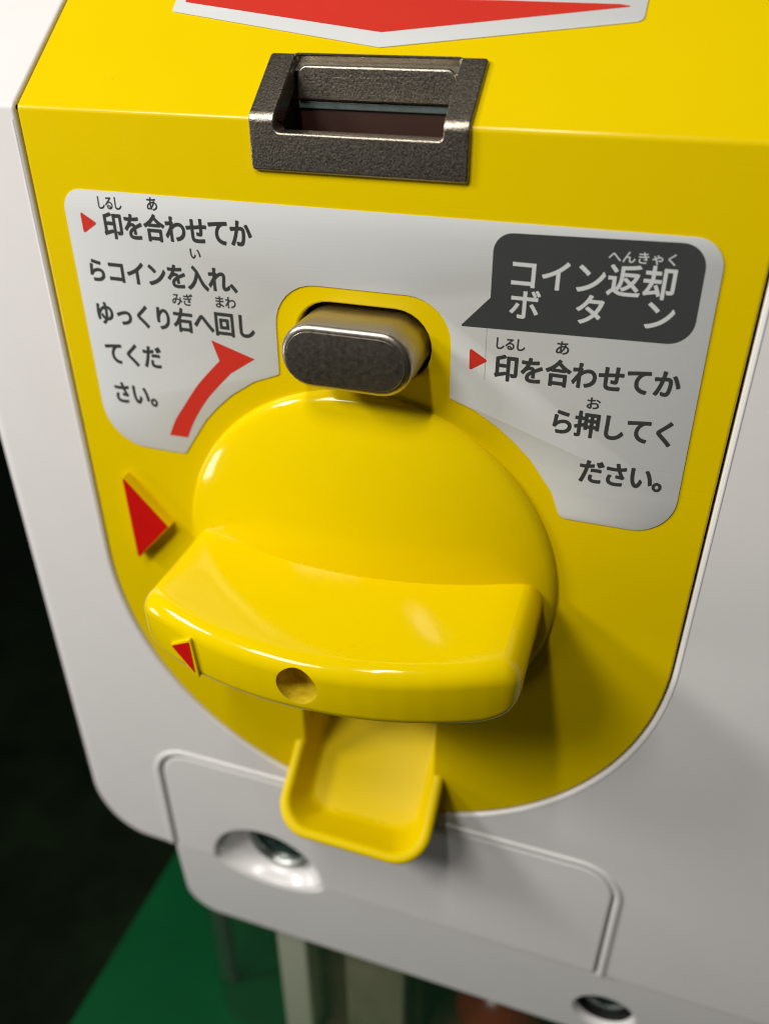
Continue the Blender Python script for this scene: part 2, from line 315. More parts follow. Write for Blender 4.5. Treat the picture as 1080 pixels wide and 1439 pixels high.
GL = json.loads('''{"、":[[209,23,273,-56,296,-37,318,-17,341,2,279,75,189,166,117,224,95,205,74,186,52,167,123,109]],"。":[[279,244,194,244,111,244,42,176,42,92,42,7,111,-61,194,-61,279,-61,347,7,347,92,347,176],[251,-10,194,-10,139,-10,93,35,93,92,93,147,139,193,194,193,251,193,296,147,296,92,296,35]],"あ":[[607,441,613,441,571,329,510,248,444,185,433,243,426,304,426,368,426,382,427,395,427,409,473,426,531,441,596,441,602,441],[721,537,727,551,701,558,674,564,648,571,647,554,642,528,637,513,636,510,635,506,634,503,622,503,609,504,597,504,546,504,485,495,429,479,432,521,435,563,439,602,562,608,695,622,800,640,800,665,799,689,799,714,697,690,575,677,448,671,452,696,456,722,460,747,463,761,467,779,472,792,444,793,416,793,388,794,389,782,387,764,386,746,383,720,381,695,378,669,355,669,333,668,310,668,267,668,180,675,145,681,146,656,146,631,147,606,188,603,266,599,309,599,329,599,350,600,370,600,366,553,361,503,359,453,221,389,109,258,109,129,109,44,161,3,227,3,282,3,342,25,397,58,402,39,408,21,413,2,437,9,461,17,485,24,477,49,469,76,461,105,546,177,627,288,684,430,777,403,828,335,828,259,828,129,716,36,535,17,549,-5,564,-28,578,-50,810,-13,905,111,905,255,905,365,831,457,706,490,706,491,707,493,707,494,712,510],[259,323,356,378,356,372,356,366,356,360,356,285,366,204,380,133,329,97,281,80,242,80,204,80,185,101,185,142,185,224]],"い":[[219,674,223,698,191,699,158,699,126,700,132,676,133,634,133,611,133,553,135,431,144,344,171,85,262,-9,357,-9,424,-9,485,49,545,219,524,243,503,266,482,290,456,190,409,86,358,86,287,86,238,197,222,364,215,447,215,538,215,601,215,627],[833,554,744,670,718,661,692,652,666,643,762,526,822,321,840,140,867,151,893,162,920,173,905,342]],"お":[[792,650,721,688,709,668,697,648,685,628,749,594,860,525,909,478,923,499,936,521,950,542,901,582],[244,241,325,279,326,220,327,161,328,102,328,69,315,53,292,53,253,53,183,92,183,138,183,183],[176,612,121,619,122,594,122,568,123,543,157,539,194,538,251,538,272,538,297,539,325,541,325,497,324,454,324,410,324,391,324,372,324,353,209,304,105,217,105,134,105,45,235,-32,313,-32,367,-32,401,-2,401,91,400,163,398,236,397,308,469,333,540,347,615,347,710,347,787,301,787,216,787,124,707,77,619,60,582,52,539,52,502,53,511,26,521,-1,530,-28,565,-26,609,-25,654,-14,791,19,867,96,867,217,867,337,762,416,616,416,550,416,472,403,396,379,396,391,396,402,396,414,397,459,397,504,398,549,471,557,549,570,608,584,607,610,607,636,606,662,549,645,473,631,400,622,401,658,403,694,404,730,405,753,408,781,411,799,381,799,352,799,322,799,325,782,327,748,327,728,327,690,326,652,326,614,298,612,272,611,249,611,212,611]],"か":[[844,593,782,674,758,663,733,652,709,641,780,558,858,382,887,279,913,291,939,304,965,316,931,409],[109,559,78,561,81,532,83,503,86,474,112,478,153,483,176,486,218,491,261,495,303,500,269,366,194,138,92,1,119,-10,147,-20,174,-31,279,138,347,364,384,508,428,512,468,515,492,515,555,515,598,498,598,406,598,298,582,168,550,100,530,57,500,49,463,49,435,49,382,56,340,69,344,41,349,14,353,-14,385,-22,433,-29,471,-29,536,-29,585,-12,617,55,659,138,675,297,675,416,675,551,602,585,513,585,489,585,447,582,400,578,409,626,417,673,426,721,430,740,434,762,438,780,407,783,376,787,345,790,345,722,335,644,319,572,259,567,200,562,167,561,135,560]],"き":[[281,230,305,265,279,270,253,276,227,281,205,237,188,195,188,138,189,10,299,-48,495,-48,580,-48,659,-42,729,-31,730,-4,731,22,732,49,660,34,587,28,494,28,337,28,263,69,263,152,263,196],[494,728,502,698,504,690,507,681,509,673,413,668,299,671,179,685,181,661,182,636,184,612,309,601,432,599,528,605,537,579,546,553,555,527,562,510,568,492,575,475,462,465,310,464,160,480,161,455,163,430,164,405,318,394,482,396,604,407,626,358,652,309,682,263,650,267,585,274,532,280,530,260,527,239,525,219,594,211,688,202,744,187,758,207,771,228,785,248,771,262,759,275,748,291,722,329,699,372,678,415,748,425,811,438,859,451,855,476,851,501,847,526,800,511,730,493,647,483,639,503,632,523,624,543,617,566,609,589,602,612,671,621,742,636,799,652,795,676,792,700,788,724,724,703,654,688,583,679,572,719,563,760,559,798,531,794,502,791,474,787,484,759]],"ぎ":[[782,768,758,801,741,794,725,786,708,779,738,737,766,687,789,638,806,646,824,654,841,662,819,706],[888,809,864,841,847,833,831,826,814,818,845,777,874,727,898,679,915,687,933,696,950,704,926,748],[241,227,265,262,239,267,213,273,187,278,165,234,148,192,148,135,149,7,259,-52,455,-52,541,-52,619,-45,689,-34,690,-7,692,19,693,46,620,31,547,24,454,24,297,24,224,66,224,148,224,193],[454,725,462,695,464,687,467,678,469,670,374,664,260,668,140,682,141,658,143,633,144,609,269,598,392,595,489,602,498,576,506,550,515,524,522,507,528,489,535,472,422,462,271,461,120,477,121,452,123,427,124,402,279,391,443,392,564,403,586,355,612,306,642,260,610,264,546,271,492,276,490,256,488,236,486,216,555,208,648,199,704,184,718,204,732,225,746,245,731,259,719,272,708,288,682,326,658,369,638,412,708,422,771,435,819,448,815,473,811,498,807,523,760,508,690,490,607,479,599,499,592,519,584,539,577,562,569,586,562,609,629,617,690,630,738,643,734,667,731,692,727,716,677,699,613,685,542,676,532,717,523,757,519,795,491,791,462,788,434,784,445,756]],"く":[[683,721,704,738,679,760,655,782,630,804,618,785,593,757,573,737,505,668,353,548,278,485,188,409,176,366,271,287,364,210,516,80,586,8,611,-16,634,-41,655,-65,679,-43,702,-21,726,1,620,107,443,250,352,324,288,378,289,394,349,445,423,507,567,621,635,681,652,695]],"さ":[[282,264,312,312,286,318,260,324,234,330,206,271,186,219,186,164,186,28,306,-41,496,-42,607,-42,692,-31,754,-20,755,7,757,33,758,60,688,44,602,34,500,35,352,36,265,78,265,173,265,221],[305,613,158,631,159,604,159,578,160,551,317,538,461,538,580,549,614,466,662,378,701,321,665,325,591,331,535,336,533,314,531,291,529,269,601,264,722,253,770,242,784,261,797,279,811,298,796,315,781,332,767,351,730,403,686,480,655,557,722,566,801,580,862,598,859,624,856,650,853,676,785,653,702,637,630,627,610,685,592,751,584,798,556,794,527,791,499,787,508,761,517,730,524,709,534,679,544,649,554,619,444,611]],"し":[[335,746,340,779,306,779,273,780,239,780,245,751,247,715,247,678,247,573,237,320,237,172,237,9,336,-51,480,-51,700,-51,829,75,898,170,879,193,860,215,841,238,769,134,666,31,483,31,388,31,319,70,319,180,319,329,326,565,331,678,332,711]],"せ":[[76,500,45,500,48,473,51,445,54,418,81,422,124,428,155,432,191,436,226,440,262,444,262,344,262,238,263,195,268,36,290,-17,521,-17,622,-17,744,-8,811,-1,812,27,813,56,814,84,749,72,625,60,517,60,344,60,342,98,339,206,338,245,338,349,339,452,439,462,556,474,659,482,657,419,652,351,648,318,645,295,634,291,610,291,587,291,544,296,510,304,509,281,509,258,508,235,535,230,604,221,640,221,686,221,708,234,717,278,727,325,729,414,731,487,775,490,813,492,843,493,868,493,906,494,922,493,922,519,922,545,922,571,898,570,870,568,844,566,807,564,770,561,733,559,734,606,734,652,735,699,736,720,737,754,740,771,712,771,683,771,655,771,658,754,660,718,660,696,660,648,660,601,660,553,553,544,437,533,339,524,339,569,340,614,340,659,340,690,342,717,344,740,315,740,286,740,257,740,261,709,263,686,263,655,263,609,262,562,262,516,224,513,187,509,149,506,113,502]],"だ":[[560,473,507,468,507,443,507,418,507,393,569,400,630,404,693,404,751,404,810,399,861,392,862,417,862,443,863,468,809,474,749,477,690,477,626,477],[519,192,528,225,503,227,478,230,453,232,444,190,438,152,438,114,438,15,524,-34,682,-34,755,-34,821,-27,875,-19,876,8,877,35,878,62,817,49,748,42,683,42,540,42,514,88,514,135,514,161],[781,706,755,742,737,734,720,727,702,719,729,681,763,621,783,580,801,588,819,596,837,604,817,645],[892,745,865,783,848,775,830,768,813,760,841,722,874,665,896,621,914,629,932,637,950,645,931,683],[224,606,191,606,155,606,119,607,71,613,72,587,73,561,74,535,110,533,146,531,190,531,218,531,249,532,282,534,274,498,265,460,256,427,219,286,148,83,88,-20,117,-30,147,-40,176,-50,228,59,296,266,332,408,344,452,354,498,364,542,434,550,507,561,572,576,572,602,572,628,572,654,511,639,445,627,380,619,385,644,390,668,395,693,399,713,407,751,413,772,381,775,349,777,317,780,319,760,318,726,314,698,311,678,306,646,299,611,260,608]],"っ":[[190,405,160,399,171,372,183,344,194,317,258,342,477,434,601,434,703,434,770,370,770,286,770,123,580,61,364,54,375,28,385,3,396,-23,666,-6,851,92,851,284,851,421,749,506,607,506,489,506,325,446,254,424,222,414]],"て":[[123,665,85,664,88,635,91,606,94,577,202,600,457,624,564,636,472,581,377,454,377,298,377,75,588,-24,773,-31,783,-3,792,24,802,52,639,58,457,120,457,316,457,434,544,586,686,632,737,647,825,648,882,648,882,675,882,701,882,728,815,725,721,720,612,710,428,695,239,676,174,669,155,667]],"へ":[[81,293,56,274,81,249,105,224,130,199,145,220,168,250,189,276,240,338,321,448,368,507,403,549,422,556,465,510,511,458,587,362,652,288,721,210,812,108,887,37,908,61,930,86,951,110,861,190,763,295,701,361,637,430,561,528,500,590,434,657,383,647,324,579,264,508,182,394,128,340,101,313]],"ま":[[469,185,500,178,500,156,501,133,501,111,501,42,452,24,395,24,296,24,256,59,256,105,256,151,308,188,403,188,436,188],[257,461,185,473,185,448,186,423,186,398,258,390,368,384,436,384,455,384,474,384,493,384,494,339,496,293,497,248,470,252,442,254,413,254,269,254,182,192,182,101,182,5,260,-46,404,-46,534,-46,580,24,580,94,579,115,579,135,578,156,678,120,761,59,820,5,835,29,851,52,866,76,809,123,707,196,574,232,572,283,569,335,567,386,662,389,750,397,844,409,844,434,845,459,845,484,754,470,663,461,566,457,566,461,566,465,566,469,566,512,566,554,566,597,662,602,757,611,836,620,836,644,837,669,837,693,747,679,656,670,566,666,566,686,567,707,567,727,568,756,570,776,573,794,545,794,516,794,488,794,490,780,492,751,492,734,492,710,492,687,492,663,477,663,461,663,446,663,379,663,255,673,190,685,190,660,191,636,191,611,254,604,377,594,447,594,462,594,476,594,491,594,491,552,491,511,491,469,491,464,491,459,491,454,473,454,455,454,437,454,371,454]],"み":[[844,443,848,514,821,517,794,520,767,523,769,495,768,461,767,431,765,407,763,382,758,356,678,394,585,426,484,437,526,530,570,632,598,677,606,689,615,699,624,710,607,724,591,737,574,751,561,746,543,741,524,740,482,737,351,730,298,730,278,730,249,731,223,733,224,706,226,679,227,652,251,654,279,657,301,658,347,661,469,666,509,668,478,606,440,519,405,440,208,435,72,322,72,175,72,91,128,38,202,38,254,38,292,56,328,107,366,163,415,281,454,369,558,360,656,324,740,277,708,169,636,62,478,-5,500,-23,522,-42,544,-60,689,12,766,107,807,237,846,211,881,184,911,158,923,187,936,215,948,244,916,267,875,294,827,321,838,379],[228,359,374,370,339,292,301,199,265,152,244,126,228,117,205,117,173,117,145,141,145,185,145,271]],"ゃ":[[491,529,520,498,538,512,557,527,575,541,547,571,494,616,467,635,449,621,430,607,412,593,449,567],[143,330,114,323,127,297,139,271,152,245,186,260,246,291,315,324,326,299,337,275,348,250,391,148,433,17,458,-78,484,-71,511,-63,537,-56,509,31,459,181,415,281,404,306,393,330,382,355,477,398,579,436,645,436,735,436,765,386,765,344,765,291,733,241,636,241,596,241,550,254,519,269,518,245,517,220,516,196,545,184,595,171,640,171,778,171,840,241,840,344,840,428,780,506,648,506,569,506,455,461,352,417,336,449,319,481,303,513,296,526,286,544,279,560,252,550,226,539,199,529,214,513,230,488,240,472,252,452,268,422,285,387,247,370,212,354,184,344,170,339]],"ゆ":[[596,761,590,793,562,792,535,792,507,791,513,776,519,750,523,729,527,710,531,683,536,650,390,623,261,517,204,369,199,448,219,599,232,664,236,681,240,697,245,711,216,713,188,716,159,718,160,705,160,690,158,672,152,617,132,478,132,366,132,271,146,170,164,107,187,111,211,114,234,118,228,144,222,190,221,212,220,233,223,256,227,274,258,401,370,553,543,583,547,536,550,482,550,427,550,340,541,259,518,189,452,211,405,261,371,332,355,313,339,295,323,276,360,202,419,149,489,122,458,63,413,15,349,-19,374,-34,398,-49,423,-64,490,-20,536,37,567,103,578,102,589,102,600,101,806,101,907,227,907,391,907,540,796,657,610,657,604,713],[621,537,617,589,762,585,831,495,831,388,831,256,740,176,600,176,598,176,596,176,594,176,616,252,624,336,624,427,624,482]],"ら":[[421,757,335,784,328,759,322,733,315,708,391,687,608,643,703,630,709,656,716,681,722,707,634,715],[299,534,313,602,285,606,257,609,229,613,223,508,198,298,178,207,203,201,227,195,252,189,258,205,267,222,282,239,352,323,460,373,592,373,694,373,768,316,768,236,768,99,614,8,298,47,306,20,314,-8,322,-35,694,-66,852,55,852,234,852,351,750,443,597,443,477,443,367,405,271,321,282,385]],"り":[[318,716,339,789,310,790,280,791,251,792,249,765,247,736,243,706,231,625,212,478,212,383,212,318,218,262,223,224,249,226,274,228,300,230,294,280,293,314,298,353,310,484,426,666,551,666,656,666,710,552,710,394,710,143,540,54,323,22,339,-2,354,-26,370,-50,618,-5,792,117,792,395,792,605,697,738,564,738,437,738,333,613,292,511,298,581]],"る":[[572,112,580,33,555,29,528,27,499,27,421,27,366,57,366,105,366,140,401,169,446,169,522,169],[261,734,238,737,239,709,240,682,241,654,262,657,285,659,307,660,360,663,560,672,613,674,562,629,437,524,381,478,323,429,195,322,112,254,131,234,150,215,169,195,296,324,385,395,552,395,682,395,776,321,776,223,776,141,731,83,651,52,639,147,572,229,447,229,354,229,293,168,293,99,293,16,376,-43,512,-43,724,-43,856,61,856,222,856,357,737,457,571,457,526,457,478,452,432,436,510,501,646,617,696,655,714,670,734,683,752,696,737,715,721,735,706,754,696,751,682,749,652,746,599,741,361,733,309,733,289,733]],"れ":[[293,742,293,720,291,688,290,657,288,625,236,616,177,609,144,608,120,607,101,606,79,607,82,580,84,552,87,525,152,534,218,543,283,552,281,519,278,486,276,453,226,375,110,219,54,149,71,126,88,103,105,80,153,148,219,243,268,316,268,303,267,290,267,277,265,168,265,117,264,21,264,5,263,-20,261,-38,290,-38,319,-38,348,-38,346,-20,344,5,343,23,338,112,339,173,339,264,339,300,340,340,342,382,434,480,555,574,636,574,687,574,717,550,717,492,717,394,679,230,679,119,679,36,724,-7,790,-7,858,-7,921,23,974,76,970,105,965,133,961,162,910,108,858,79,810,79,774,79,758,107,758,140,758,242,795,414,795,514,795,595,749,648,656,648,555,648,426,551,348,479,350,498,351,518,353,537,368,562,385,589,398,607,388,619,379,630,369,642,367,641,365,641,363,640,370,710,378,766,383,791,352,792,320,793,289,794,293,769]],"わ":[[293,742,293,720,291,688,290,657,288,625,236,617,177,609,144,608,120,607,101,606,79,607,82,579,84,552,87,524,152,533,218,542,283,551,281,519,278,486,276,454,226,375,111,219,55,149,72,126,88,103,105,80,153,148,219,243,268,316,268,303,267,290,267,277,265,168,265,117,264,21,264,5,263,-24,261,-38,290,-38,319,-38,348,-38,346,-20,344,5,343,23,338,112,339,173,339,264,339,300,340,340,342,382,433,467,539,525,655,525,787,525,848,424,848,347,849,175,697,96,528,72,540,47,553,22,565,-3,783,39,930,144,929,345,928,500,805,598,667,598,572,598,458,563,348,472,350,494,351,515,353,537,368,562,385,589,398,607,388,619,378,630,368,642,366,641,365,641,363,640,370,710,378,766,383,791,352,792,320,793,289,794,293,769]],"を":[[856,434,882,441,871,466,860,491,849,516,821,501,797,491,767,477,715,453,654,429,585,396,570,454,517,486,452,486,409,486,351,473,313,449,347,494,380,551,403,604,512,608,636,616,735,632,735,657,736,681,736,706,642,689,533,680,431,675,446,722,454,761,460,791,433,793,405,796,378,798,376,761,367,716,353,673,331,673,309,672,287,672,241,672,171,676,118,683,118,658,118,633,118,608,173,604,239,602,282,602,297,602,311,602,326,602,288,521,221,418,95,296,118,279,140,263,163,246,197,286,225,323,254,350,299,392,363,423,426,423,471,423,507,404,517,361,400,300,281,226,281,108,281,-14,396,-45,539,-45,626,-45,737,-37,813,-27,814,0,814,26,815,53,727,38,620,29,542,29,439,29,361,41,361,119,361,185,426,238,519,287,519,235,518,170,516,131,542,131,567,131,593,131,592,195,591,259,590,323,666,359,737,388,793,409,820,420]],"ん":[[538,730,547,742,518,754,488,766,459,778,447,749,435,724,422,701,368,604,149,194,76,-8,105,-18,133,-28,162,-38,175,12,218,130,248,190,287,268,362,350,443,350,488,350,514,324,516,280,519,225,516,148,520,90,524,31,558,-37,665,-37,810,-37,894,75,947,236,925,254,903,272,881,290,855,184,789,46,678,46,634,46,600,67,597,117,594,166,595,243,593,302,590,381,542,423,476,423,428,423,375,405,327,361,379,458,471,624,515,693,527,712]],"イ":[[259,408,86,361,99,335,113,309,126,283,265,326,402,386,507,446,507,323,507,199,507,76,507,38,504,-12,501,-31,534,-31,566,-31,599,-31,595,-11,593,38,593,76,593,217,593,357,593,498,695,566,787,642,863,721,841,742,818,762,796,783,727,700,627,613,523,548,412,478]],"コ":[[185,131,159,134,159,104,159,73,159,43,186,45,231,47,272,47,435,47,598,47,761,47,760,28,760,10,759,-9,789,-9,819,-9,849,-9,848,7,845,52,845,88,845,260,845,432,845,604,845,628,847,659,848,682,828,681,798,680,774,680,610,680,445,680,281,680,249,680,205,682,172,686,172,656,172,627,172,597,195,598,245,600,282,600,442,600,601,600,761,600,761,443,761,285,761,128,597,128,434,128,270,128,228,128]],"タ":[[519,759,536,785,506,795,475,804,445,814,439,788,422,753,413,735,366,644,264,494,92,387,114,370,137,352,159,335,271,412,360,510,424,600,537,600,649,600,762,600,742,518,691,410,626,323,556,372,481,420,415,458,397,440,379,421,361,403,425,363,501,311,573,259,483,162,355,70,186,18,210,-3,234,-23,258,-44,427,19,550,111,639,210,680,177,718,146,748,119,768,142,787,165,807,188,775,214,735,245,693,276,769,378,823,495,849,587,855,603,864,627,873,641,851,654,829,668,807,681,790,674,768,671,741,671,651,671,560,671,470,671,477,683,484,695,491,707,501,725]],"ボ":[[777,755,752,790,734,783,717,775,699,768,726,730,758,673,778,632,796,640,814,648,832,656,811,697],[896,782,870,819,852,811,835,804,817,796,845,759,876,705,898,662,916,670,934,678,952,686,933,723],[280,281,322,367,299,378,275,390,252,401,213,320,127,201,61,139,84,124,107,108,130,93,186,154],[793,336,740,400,717,388,695,376,672,364,725,301,800,176,839,98,864,112,888,125,913,139,873,211],[120,599,92,602,92,574,92,546,92,518,119,520,147,521,177,521,270,521,362,521,455,521,455,519,455,516,455,514,455,466,455,125,455,70,454,44,443,32,416,32,390,32,344,36,301,44,303,17,306,-9,308,-36,348,-40,408,-43,450,-43,510,-43,536,-16,536,37,536,108,536,432,536,514,536,516,536,519,536,521,624,521,713,521,801,521,825,521,855,521,882,519,882,547,882,574,882,602,857,599,824,597,800,597,712,597,624,597,536,597,536,631,536,665,536,699,536,721,539,757,542,771,511,771,479,771,448,771,452,756,455,722,455,700,455,666,455,631,455,597,362,597,270,597,177,597,145,597]],"ン":[[298,686,227,733,208,713,189,692,170,672,244,622,369,515,419,463,440,484,461,505,482,526,426,582],[316,89,141,63,159,36,176,8,194,-19,360,12,487,73,587,136,738,231,855,367,923,492,907,520,891,549,875,577,817,454,695,306,541,209,446,150]],"入":[[310,776,295,755,361,709,412,653,456,591,391,306,266,103,41,-13,61,-27,96,-58,110,-73,313,45,441,229,517,491,627,289,698,58,927,-70,931,-46,951,-6,964,15,631,214,661,590,341,819,326,798]],"印":[[88,57,93,37,118,53,157,65,457,143,454,159,452,190,452,212,361,190,270,169,179,147,179,236,179,325,179,414,271,414,364,414,456,414,456,438,456,463,456,487,364,487,271,487,179,487,179,550,179,612,179,675,275,698,378,727,455,760,435,780,415,800,395,820,327,785,207,748,103,723,103,543,103,363,103,183,103,144,78,124,60,115,72,96],[660,770,533,770,533,487,533,205,533,-78,558,-78,583,-78,608,-78,608,180,608,437,608,695,685,695,762,695,839,695,839,521,839,348,839,174,839,159,834,154,818,153,801,153,747,153,685,155,697,133,711,97,715,74,789,74,842,76,873,90,905,103,914,130,914,173,914,372,914,571,914,770,787,770]],"却":[[701,780,592,780,592,494,592,207,592,-79,616,-79,639,-79,663,-79,663,184,663,446,663,709,724,709,785,709,846,709,846,530,846,352,846,173,846,159,843,156,829,155,814,154,769,153,717,155,728,134,739,100,741,78,808,78,854,79,882,93,911,106,919,131,919,172,919,375,919,577,919,780,810,780],[101,23,105,8,128,21,165,30,452,82,464,51,473,22,479,-2,500,8,522,19,543,29,525,100,473,215,426,304,406,295,386,286,366,277,388,236,410,189,429,143,349,130,269,116,189,103,239,183,290,282,327,379,394,379,460,379,527,379,527,403,527,426,527,450,465,450,402,450,340,450,340,504,340,559,340,613,393,613,447,613,500,613,500,637,500,661,500,685,447,685,393,685,340,685,340,737,340,788,340,840,316,840,291,840,267,840,267,788,267,737,267,685,209,685,150,685,92,685,92,661,92,637,92,613,150,613,209,613,267,613,267,559,267,504,267,450,198,450,128,450,59,450,59,426,59,403,59,379,121,379,182,379,244,379,208,272,152,166,133,137,114,105,98,82,80,78,89,59]],"右":[[438,835,412,840,399,778,382,715,361,653,262,653,164,653,65,653,65,629,65,604,65,580,155,580,244,580,334,580,270,420,174,274,31,177,47,162,70,135,82,117,155,169,216,232,268,303,268,175,268,47,268,-81,293,-81,318,-81,343,-81,343,-62,343,-44,343,-25,491,-25,640,-25,788,-25,788,-42,788,-59,788,-76,814,-76,840,-76,866,-76,866,78,866,232,866,386,685,386,504,386,323,386,359,447,390,512,416,580,590,580,765,580,939,580,939,604,939,629,939,653,773,653,608,653,442,653,460,710,476,767,490,825,464,830],[491,48,343,48,343,136,343,225,343,313,491,313,640,313,788,313,788,225,788,136,788,48,640,48]],"合":[[539,832,517,843,415,688,230,554,40,479,61,462,82,433,94,413,146,436,198,463,248,494,248,477,248,461,248,444,416,444,585,444,753,444,753,466,753,489,753,511,805,478,859,449,916,422,927,446,950,473,969,490,810,557,668,640,551,764,562,779,572,794,583,809,561,820],[434,513,277,513,362,569,441,636,506,710,582,630,662,567,749,513,592,513],[403,324,196,324,196,190,196,56,196,-78,221,-78,247,-78,272,-78,272,-59,272,-41,272,-22,427,-22,583,-22,738,-22,738,-39,738,-57,738,-74,764,-74,791,-74,817,-74,817,59,817,191,817,324,610,324],[427,48,272,48,272,117,272,187,272,256,427,256,583,256,738,256,738,187,738,117,738,48,583,48]],"回":[[374,424,374,500,455,500,537,500,618,500,618,424,618,347,618,271,537,271,455,271,374,271,374,347],[433,568,303,568,303,447,303,325,303,204,433,204,562,204,692,204,692,325,692,447,692,568,562,568],[361,799,82,799,82,506,82,214,82,-79,108,-79,133,-79,159,-79,159,-61,159,-43,159,-25,386,-25,612,-25,839,-25,839,-43,839,-61,839,-79,866,-79,892,-79,919,-79,919,214,919,506,919,799,640,799],[386,46,159,46,159,272,159,498,159,724,386,724,612,724,839,724,839,498,839,272,839,46,612,46]],"押":[[477,439,477,490,528,490,578,490,629,490,629,439,629,387,629,336,578,336,528,336,477,336,477,387],[528,559,477,559,477,609,477,659,477,709,528,709,578,709,629,709,629,659,629,609,629,559,578,559],[803,490,855,490,855,439,855,387,855,336,803,336,752,336,700,336,700,387,700,439,700,490,752,490],[855,609,855,559,803,559,752,559,700,559,700,609,700,659,700,709,752,709,803,709,855,709,855,659],[579,779,404,779,404,590,404,400,404,211,428,211,453,211,477,211,477,229,477,248,477,266,528,266,578,266,629,266,629,151,629,36,629,-79,653,-79,676,-79,700,-79,700,36,700,151,700,266,752,266,803,266,855,266,855,249,855,231,855,214,880,214,905,214,930,214,930,402,930,591,930,779,755,779],[198,840,174,840,174,773,174,705,174,638,133,638,92,638,51,638,51,615,51,591,51,568,92,568,133,568,174,568,174,494,174,421,174,347,129,335,83,323,38,311,45,287,53,262,60,238,98,249,136,260,174,271,174,185,174,98,174,12,174,-2,170,-6,157,-6,145,-6,106,-7,63,-6,72,-25,82,-55,85,-73,148,-73,187,-71,212,-60,237,-49,247,-29,247,12,247,106,247,199,247,293,286,305,324,317,363,329,360,352,356,374,353,397,318,387,282,377,247,367,247,434,247,501,247,568,284,568,320,568,357,568,357,591,357,615,357,638,320,638,284,638,247,638,247,705,247,773,247,840,223,840]],"返":[[94,779,74,766,121,715,182,645,212,604,233,619,255,633,276,648,245,689,181,756,134,804,114,791],[249,346,249,467,182,467,114,467,47,467,47,443,47,420,47,396,89,396,132,396,174,396,174,301,174,205,174,110,132,95,82,56,32,5,49,-18,66,-41,83,-64,128,-6,174,49,206,49,228,49,261,19,305,-4,377,-42,465,-52,585,-52,686,-52,863,-46,939,-42,940,-20,952,17,961,37,860,25,706,18,587,18,476,18,387,24,321,59,289,76,268,92,249,103,249,224],[499,424,481,410,531,370,588,324,642,277,577,216,501,171,422,143,437,128,457,100,465,81,549,115,628,164,697,229,758,175,813,122,850,82,869,100,889,118,908,136,869,176,810,228,746,281,813,358,865,454,896,569,881,575,866,580,851,586,846,585,842,584,837,583,711,583,585,583,459,583,459,623,459,663,459,703,622,711,805,731,929,764,908,784,887,804,866,824,756,794,555,775,385,767,385,694,385,621,385,548,385,425,373,259,277,141,295,133,327,111,340,97,434,214,456,384,459,515,574,515,690,515,805,515,778,444,739,381,691,327,637,371,582,415,534,453,516,439]]}''')
ROWT = math.tan(R(1.3))
import numpy as np
from mathutils.geometry import delaunay_2d_cdt
def flat_bez(pts, sx, sz, n=5):
    k = len(pts)//6; P = [pts[6*i:6*i+6] for i in range(k)]; out = []
    for i in range(k):
        a, b = P[i], P[(i+1) % k]; p0, p1, p2, p3 = (a[2], a[3]), (a[4], a[5]), (b[0], b[1]), (b[2], b[3])
        cr = abs((p3[0]-p0[0])*(p1[1]-p0[1])-(p3[1]-p0[1])*(p1[0]-p0[0])) + abs((p3[0]-p0[0])*(p2[1]-p0[1])-(p3[1]-p0[1])*(p2[0]-p0[0]))
        m = 1 if cr < 300 else n
        for j in range(m):
            t = j/m; u = 1-t
            out.append(tuple((u**3*p0[q]+3*u*u*t*p1[q]+3*u*t*t*p2[q]+t**3*p3[q])*(sx, sz)[q]/1000 for q in (0, 1)))
    q = []
    for p in out:
        if not q or math.dist(p, q[-1]) > 0.004: q.append(p)
    if math.dist(q[0], q[-1]) < 0.004: q.pop()
    return q
def grow(q, b):
    """offset a contour outward by b with round joins (strokes get soft, rounded ends)"""
    out = []; n = len(q)
    for i in range(n):
        p, a, c = Vector(q[i]), Vector(q[i-1]), Vector(q[(i+1) % n])
        d1, d2 = (p-a).normalized(), (c-p).normalized()
        n1, n2 = Vector((d1.y, -d1.x)), Vector((d2.y, -d2.x))
        turn = math.atan2(d1.x*d2.y-d1.y*d2.x, d1.dot(d2))
        if turn > 0.35:
            k = max(2, int(turn/0.4)); t0 = math.atan2(n1.y, n1.x)
            for j in range(k+1): out.append((p.x+b*math.cos(t0+turn*j/k), p.y+b*math.sin(t0+turn*j/k)))
        else:
            m = (n1+n2); m = m/max(0.3, m.length_squared/2); out.append((p.x+m.x*b, p.y+m.y*b))
    return out
GCACHE = {}
def glyph(ch, sx, sz, b):
    key = (ch, round(sx, 3), round(sz, 3), b)
    if key in GCACHE: return GCACHE[key]
    cons = [flat_bez(p, sx, sz) for p in GL[ch]]
    if b: cons = [grow(c, b) for c in cons]
    vs, es = [], []
    for c in cons:
        o = len(vs); vs += [Vector(p) for p in c]; es += [(o+i, o+(i+1) % len(c)) for i in range(len(c))]
    r = delaunay_2d_cdt(vs, es, [], 0, 1e-5); V = [tuple(v) for v in r[0]]; F = []
    segs = np.array([(*c[i], *c[(i+1) % len(c)]) for c in cons for i in range(len(c))])
    for f in r[2]:
        x = sum(V[i][0] for i in f)/len(f); z = sum(V[i][1] for i in f)/len(f)
        y0, y1 = segs[:, 1] <= z, segs[:, 3] <= z
        side = (segs[:, 2]-segs[:, 0])*(z-segs[:, 1])-(x-segs[:, 0])*(segs[:, 3]-segs[:, 1])
        w = int(np.sum(y0 & ~y1 & (side > 0))) - int(np.sum(~y0 & y1 & (side < 0)))
        if w > 0: F.append(f)
    GCACHE[key] = (V, F); return V, F
